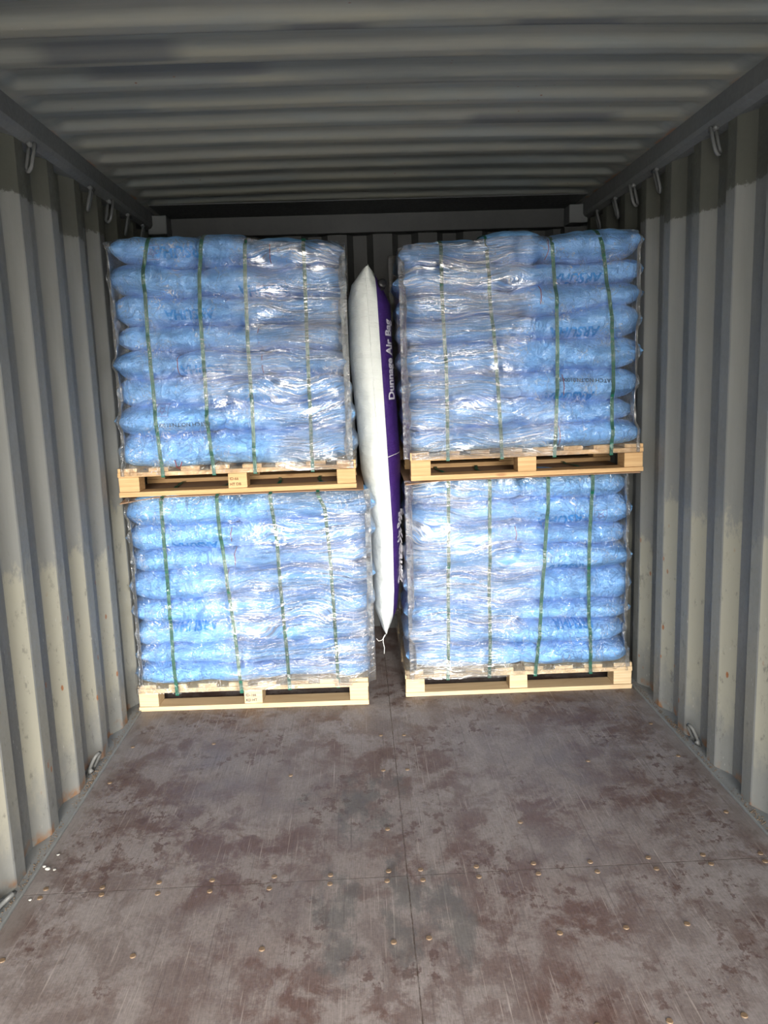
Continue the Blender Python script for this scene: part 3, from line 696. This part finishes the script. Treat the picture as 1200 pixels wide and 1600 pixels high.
for key, S in STK.items():
    zb, zh, wd, cx, yp = S['pal']; bvh = S['bvh']
    upper = key[0] == 'U'
    z0 = zb+zh-.035; z1 = S['ztop']+(.028 if upper else -.012); dz = .0065
    nz = int((z1-z0)/dz)+1; zs = np.linspace(z0, z1, nz)
    xa, xb = min(min(S['x0']), cx-wd/2), max(max(S['x1']), cx+wd/2)
    ya, yb = YF[key]-.06, YF[key]+1.06
    # loop of origins with inward directions: front, right, back, left
    R = .05; org, dr = [], []
    step = .0085
    def run(p, q, d, n_):
        for i in range(n_):
            t = (i+.5)/n_; org.append((p[0]+(q[0]-p[0])*t, p[1]+(q[1]-p[1])*t)); dr.append(d)
    Xa, Xb = xa-.03, xb+.03
    def corner(c, a0):
        for i in range(9):
            a = a0+math.pi/2*(i+.5)/9; org.append((c[0]+R*math.cos(a), c[1]+R*math.sin(a))); dr.append((-math.cos(a), -math.sin(a)))
    run((Xa+R, ya), (Xb-R, ya), (0, 1), int((Xb-Xa-2*R)/step)); nfront = len(org)
    corner((Xb-R, ya+R), -math.pi/2)
    run((Xb, ya+R), (Xb, yb-R), (-1, 0), 50); corner((Xb-R, yb-R), 0)
    run((Xb-R, yb), (Xa+R, yb), (0, -1), 30); corner((Xa+R, yb-R), math.pi/2)
    run((Xa, yb-R), (Xa, ya+R), (1, 0), 50); corner((Xa+R, ya+R), math.pi)
    m = len(org); D = np.full((nz, m), .085)
    for j in range(m):
        ox, oy = org[j]; dx, dy = dr[j]; back = nfront+9+50 <= j < nfront+9+50+9+30
        if back: D[:, j] = .06; continue
        for i in range(nz):
            h = bvh.ray_cast(Vector((ox, oy, zs[i])), Vector((dx, dy, 0)), .15)
            if h[0] is not None: D[i, j] = min(h[3], .13)
            elif dy > .9: D[i, j] = .12
    taut_env = blur(closing(D, 9, 0), 2)
    taut_env = np.minimum(taut_env, blur(closing(D, 3, 0), 1))
    ta, tb = S['taut']
    fxs = np.array([o_[0] for o_ in org]); tw_ = np.clip(np.minimum((fxs-ta)/.12, (tb-fxs)/.03), 0, 1); tw_[nfront:] = 0
    Dl = closing(D, 4, 2); Dt = blur(closing(D, 13, 1), 3); Dt = np.minimum(Dt, Dl)
    rowmod = np.array([[.5+.5*noise.noise(Vector((ox_*2.0, 7.7, z_*2.6))) for ox_ in fxs] for z_ in zs])
    mixw = np.clip(tw_[None, :]*np.clip(rowmod*1.9-.15, 0, 1), 0, 1)
    Df = Dl*(1-mixw)+Dt*mixw
    fx = np.array([o_[0] for o_ in org[:nfront]])
    # straps
    for si, path in enumerate(S['straps']):
        pts = []
        ztop_p = max(q[1] for q in path); zend = zb+.084
        zz = np.arange(zend, ztop_p+.001, .008)
        for z in zz:
            x = ipath(path, z); jf = (x-Xa-R)/(Xb-Xa-2*R)*nfront-.5; j = int(np.clip(jf, 0, nfront-2)); i = int(np.clip(round((z-z0)/dz), 0, nz-1))
            d = min(taut_env[i, j], taut_env[i, j+1])
            y = ya+d-.0042
            if z < z0+.01: y = min(y, yp-.0035)
            pts.append([x, y, float(z)])
            for jj in range(max(0, j-1), min(nfront, j+3)):
                Df[i, jj] = min(Df[i, jj], d-.0052)
        ys_ = np.array([p[1] for p in pts]); yk = np.convolve(np.pad(ys_, 2, 'edge'), np.ones(5)/5, 'valid')
        for p, y in zip(pts, yk): p[1] = float(min(y, p[1]))
        # fold under the cross board, and over the top
        lowp = pts[0]; pre = [[lowp[0], lowp[1]+.045, zend-.004], [lowp[0], lowp[1]+.012, zend-.004], [lowp[0], lowp[1]+.001, zend-.002]]
        tp = pts[-1]; post = []
        if upper:
            for yy in np.arange(tp[1]+.012, tp[1]+.40, .012):
                h = bvh.ray_cast(Vector((tp[0], yy, S['ztop']+.2)), Vector((0, 0, -1)), .5)
                zt = (h[0].z if h[0] else tp[2])+.002
                prev = post[-1][2] if post else tp[2]
                post.append([tp[0], float(yy), max(zt, prev-.004)])
        else:
            zc_ = (.9915 if key == 'LL' else 1.0185)+(tp[0]-cx)*(.004 if key == 'LL' else .006)
            for k_, yy in enumerate(np.linspace(yp+.012, yp+1.0, 34)):
                post.append([tp[0]+.012*math.sin(k_*.35+si*2)*min(1, k_/8), float(yy), zc_+.0015+(.006*abs(math.sin(k_*.5+si)) if 3 < k_ < 26 else 0)])
        line = [Vector(p) for p in pre+pts+post]
        vs = []
        for i, p in enumerate(line):
            t = (line[min(i+1, len(line)-1)]-line[max(i-1, 0)]).normalized()
            side = Vector((1, 0, 0)); nn = side.cross(t).normalized(); side = t.cross(nn).normalized()
            tw = .0
            for a, b in ((-.0078, -.0004), (.0078, -.0004), (.0078, .0004), (-.0078, .0004)): vs.append(p+side*a+nn*b)
        n_ = len(line); fs = grid_faces(n_, 4, True)+[(0, 1, 2, 3), tuple((n_-1)*4+k for k in (3, 2, 1, 0))]
        o = link('plastic_strap', mesh('strap', vs, fs), M_strap)
        tag(o, f'green plastic strap, {side_w[si]} of the four around the {S["word"]} stack', 'strap', f'green straps of the {S["word"]} stack')
    Df = np.minimum(blur(Df, 2), Df+.002)
    Df = Df-.0045
    topi = np.array([max([i for i in range(nz) if D[i, j] < .083], default=nz-1) for j in range(m)])
    topi = np.maximum(topi, int(nz*.86)); tk = topi.copy()
    for s_ in range(-7, 8): tk = np.maximum(tk, np.roll(topi, s_))
    ztj = z0+tk*dz; 
    for _ in range(3): ztj = (ztj*2+np.roll(ztj, 1)+np.roll(ztj, -1))/4
    # taut folds with real relief
    rel = np.zeros_like(Df)
    vs, tv = [], []
    for i in range(nz):
        for j in range(m):
            ox, oy = org[j]; dx, dy = dr[j]; x_, z_ = ox, zs[i]
            q = noise.noise(Vector((ox*2.2+oy*2.2, 3.3, z_*2.4+i*0)))
            wv = noise.noise(Vector((ox*3+oy*3, 1.7, (z_+.06*q)*55)))
            tt = min(1, max(0, min((ox-ta+.10*q)/.10, (tb-ox+.16*q)/.16)) if ta < -.3 else min(1, max(0, (tb-ox+.22*q+.05)/.16)))+.2*q
            if ta < -.3: tt = min(1, max(0, (ox-ta+.22*q+.05)/.16))+.2*q
            tt = min(1, max(0.06, tt)) if j < nfront else .3
            d = Df[i, j]-max(0, wv)*.003*tt
            if upper and z_ > ztj[j]-.012:
                i1 = int((ztj[j]-.012-z0)/dz); d = max(min(Df[i1, j], .075), 0)+min(.11, .004*max(0, i-i1)**1.35); z_ = ztj[j]+.004*(1-math.exp(-(i-i1)/3))*2-.004
            vs.append((ox+dx*d, oy+dy*d, z_)); tv.append(tt)
    fs = grid_faces(nz, m, True)
    # curl the top edge inwards over the load
    ntop = 5 if upper else 0
    cxm, cym = (Xa+Xb)/2, (ya+yb)/2
    for k in range(1, ntop+1):
        base = (nz-1)*m
        for j in range(m):
            bx, by, bz = vs[base+j]; dx, dy = dr[j]
            s_ = .016*k
            vs.append((bx+dx*s_, by+dy*s_, bz+.004*math.sin(k)+.004*noise.noise(Vector((bx*12, by*12, k))))); tv.append(.5)
    if ntop: fs += [tuple((nz-1)*m+a for a in f) for f in grid_faces(ntop+1, m, True)]
    me = mesh('film', vs, fs); at = me.attributes.new('taut', 'FLOAT', 'POINT'); at.data.foreach_set('value', tv)
    o = link('stretch_wrap', me, M_film, smooth=True)
    tag(o, f'clear glossy stretch wrap around the {S["word"]} stack of sacks', 'stretch wrap')

# ------------------------------------------------------------------ dunnage air bag
AB = empty('dunnage_air_bag', (0, 3.87, .3)); tag(AB, 'tall inflated white and purple dunnage air bag wedged between the stacks', 'air bag')
Lz = [(-.036, 1.958), (-.062, 1.945), (-.11, 1.89), (-.128, 1.82), (-.130, 1.575), (-.107, 1.247), (-.097, 1.044), (-.075, .929), (-.058, .815), (-.060, .675), (-.057, .523), (-.062, .394), (-.030, .31), (-.010, .290)]
Rz = [(-.030, 1.958), (-.008, 1.94), (.030, 1.885), (.068, 1.80), (.074, 1.516), (.085, 1.329), (.093, 1.096), (.087, .902), (.080, .669), (.073, .518), (.057, .389), (.014, .31), (-.004, .290)]
Bz = [(-.006, 1.93), (.0, 1.859), (.007, 1.646), (.019, 1.308), (.027, 1.075), (.037, .788), (.035, .5), (.027, .378), (.012, .31), (0, .29)]
Sz = [(-.033, 1.955), (-.047, 1.93), (-.037, 1.68), (-.022, 1.298), (-.004, 1.02), (-.002, .673), (-.007, .35), (-.009, .292)]
def ip(T, z): T = sorted(T, key=lambda q: q[1]); return float(np.interp(z, [q[1] for q in T], [q[0] for q in T]))
def ab_point(z, th):
    l, r_ = ip(Lz, z), ip(Rz, z); c, hw = (l+r_)/2, max(.003, (r_-l)/2); e = 2/2.5
    hd = .29*(1-.05*abs((z-1.12)/.84)**6)
    ct, st = math.cos(th), math.sin(th)
    x = c+hw*math.copysign(abs(ct)**e, ct); y = 3.87-hd*math.copysign(abs(st)**e, st)
    pk = .0035*noise.noise(Vector((th*3, z*26, 0)))*(1 if st > 0 else 0)+.003*noise.noise(Vector((th*1.5, z*9, 4)))
    return Vector((x, y-pk*2, z))
def th_for(z, xt):
    lo, hi = .02, math.pi-.02
    for _ in range(24):
        mid = (lo+hi)/2
        if ab_point(z, mid).x > xt: lo = mid
        else: hi = mid
    return (lo+hi)/2
zsA = np.concatenate([np.linspace(.290, .40, 14), np.linspace(.41, 1.85, 130), np.linspace(1.856, 1.958, 16)])
def panel(name, mat, lofn, hifn, n_):
    vs = []
    for z in zsA:
        a, b = lofn(z), hifn(z)
        for k in range(n_): vs.append(ab_point(z, a+(b-a)*k/(n_-1))-AB.location)
    o = link(name, mesh(name, vs, grid_faces(len(zsA), n_)), mat, AB, True); return vs
def thB(z): return th_for(z, min(max(ip(Bz, z), ip(Lz, z)+.004), ip(Rz, z)-.003))
panel('purple_sleeve', M_apurple, lambda z: -math.pi/2, thB, 44)
panel('white_sleeve', M_awhite, thB, lambda z: 1.5*math.pi, 50)
# full surface for conforming print
vsF = [ab_point(z, math.pi*k/60) for z in zsA for k in range(61)]
ab_bvh = BVHTree.FromPolygons(vsF, grid_faces(len(zsA), 61))
def ab_hit(x, z, off=.002):
    h = ab_bvh.ray_cast(Vector((x, 3.0, z)), Vector((0, 1, 0)), 2); return Vector((x, (h[0].y if h[0] else 3.6)-off, z))
pts = [ab_hit(ip(Sz, z), z, .0) - AB.location for z in np.linspace(.30, 1.94, 120)]
v, f = tube(pts, .0022, 6); link('side_seam', mesh('side_seam', v, f), M_awhite, AB, True)
def ab_text(s, x0, zlo, x1, zhi, cap):
    me = text_obj(s, .05, .0016); me.materials.clear()
    xs_ = [q.co.x for q in me.vertices]; w0, w1 = min(xs_), max(xs_); ln = zhi-zlo
    def fn(x, y):
        t = (x-w0)/(w1-w0); return (x0+(x1-x0)*t-(y/.05)*cap, zlo+ln*t)
    conform(me, ab_bvh, fn, .002, 2.0)
    for q in me.vertices: q.co = q.co-AB.location
    link('printed_lettering', me, M_atext, AB)
ab_text('Dunnage Air Bag', .068, 1.375, .060, 1.728, .040)
ab_text('Dunnage Air Bag', .081, .52, .085, .855, .034)
# valve, cords, corner tail
def lathe(prof, c, ax, seg=20):
    ax = Vector(ax).normalized(); a = ax.orthogonal().normalized(); b = ax.cross(a); vs = []
    for r_, h in prof:
        for k in range(seg): th = 2*math.pi*k/seg; vs.append(Vector(c)+ax*h+(a*math.cos(th)+b*math.sin(th))*r_)
    fs = grid_faces(len(prof), seg, True)+[tuple(range(seg))[::-1], tuple((len(prof)-1)*seg+k for k in range(seg))]
    return vs, fs
vc = ab_hit(.018, 1.872, 0)
v, f = lathe([(.022, 0), (.024, .006), (.024, .012), (.017, .014), (.017, .024), (.020, .026), (.020, .036), (.014, .040)], vc-AB.location, (.35, -1, .25))
link('inflation_valve', mesh('valve', v, f), M_black, AB, True)
def cord(pts, r=.0013):
    v, f = tube([Vector(p)-AB.location for p in pts], r, 5); link('loose_cord', mesh('cord', v, f), M_white, AB, True)
cord([ab_hit(.027+.0715*t, 1.121+.009*t+.004*math.sin(t*3), .003) for t in np.linspace(0, .85, 12)])
cord([(-.012, 3.585, .298), (-.022, 3.58, .285), (-.024, 3.583, .262), (-.019, 3.58, .235), (-.021, 3.582, .205)], .0016)
cord([(-.012, 3.585, .293), (-.03, 3.578, .272), (-.045, 3.582, .268), (-.055, 3.585, .280)], .0013)

# ------------------------------------------------------------------ small debris
def chunk(seed, s):
    bm = bmesh.new(); bmesh.ops.create_icosphere(bm, subdivisions=2, radius=s)
    for v in bm.verts: v.co = Vector((v.co.x*1.2, v.co.y, v.co.z*.5))*(1+.5*noise.noise(v.co*(.9/s)+Vector((seed, 0, 0))))
    me = bpy.data.meshes.new('flake'); bm.to_mesh(me); bm.free(); return me
desc = ['largest white chalky flake on the floor beside the left wall', 'white chalky flake on the floor edge nearest the left wall', 'white chalky flake on the floor farther along the left wall', 'small pale flake on the floor just in front of the board seam', 'small pale flake lying by the left wall sill']
for i, (x, y, s) in enumerate(((-1.118, 2.315, .007), (-1.133, 2.330, .005), (-1.094, 2.31, .0045), (-1.112, 2.165, .004), (-1.112, 2.39, .0045))):
    o = link('paint_flake', chunk(i*7.3, s), M_flake); o.location = (x, y, s*.42); tag(o, desc[i], 'flake', 'pale flakes on the floor by the left wall')
# gritty rust and dust along both sills: uncountable
for s, lab in ((-1, 'rusty grit and dust along the foot of the left wall'), (1, 'rusty grit and dust along the foot of the right wall')):
    bm = bmesh.new(); rr = random.Random(9+s)
    for k in range(1500):
        y = rr.uniform(1.6, 3.6); cl = noise.noise(Vector((y*4, s*3, 0)))
        if cl < rr.uniform(-.5, .35): continue
        x = s*(1.152+abs(rr.gauss(0, .014))); rr_ = rr.uniform(.0006, .003)*(1.2 if cl > .2 else .8)
        mt = Matrix.Translation((x, y, .0045+rr_*.4)) @ Matrix.Diagonal((rr.uniform(.7, 1.5), rr.uniform(.7, 1.5), .7, 1))
        bmesh.ops.create_icosphere(bm, subdivisions=1, radius=rr_, matrix=mt)
    me = bpy.data.meshes.new('grit'); bm.to_mesh(me); bm.free()
    o = link('rusty_grit', me, M_grit); tag(o, lab, 'grit', None, 'stuff')
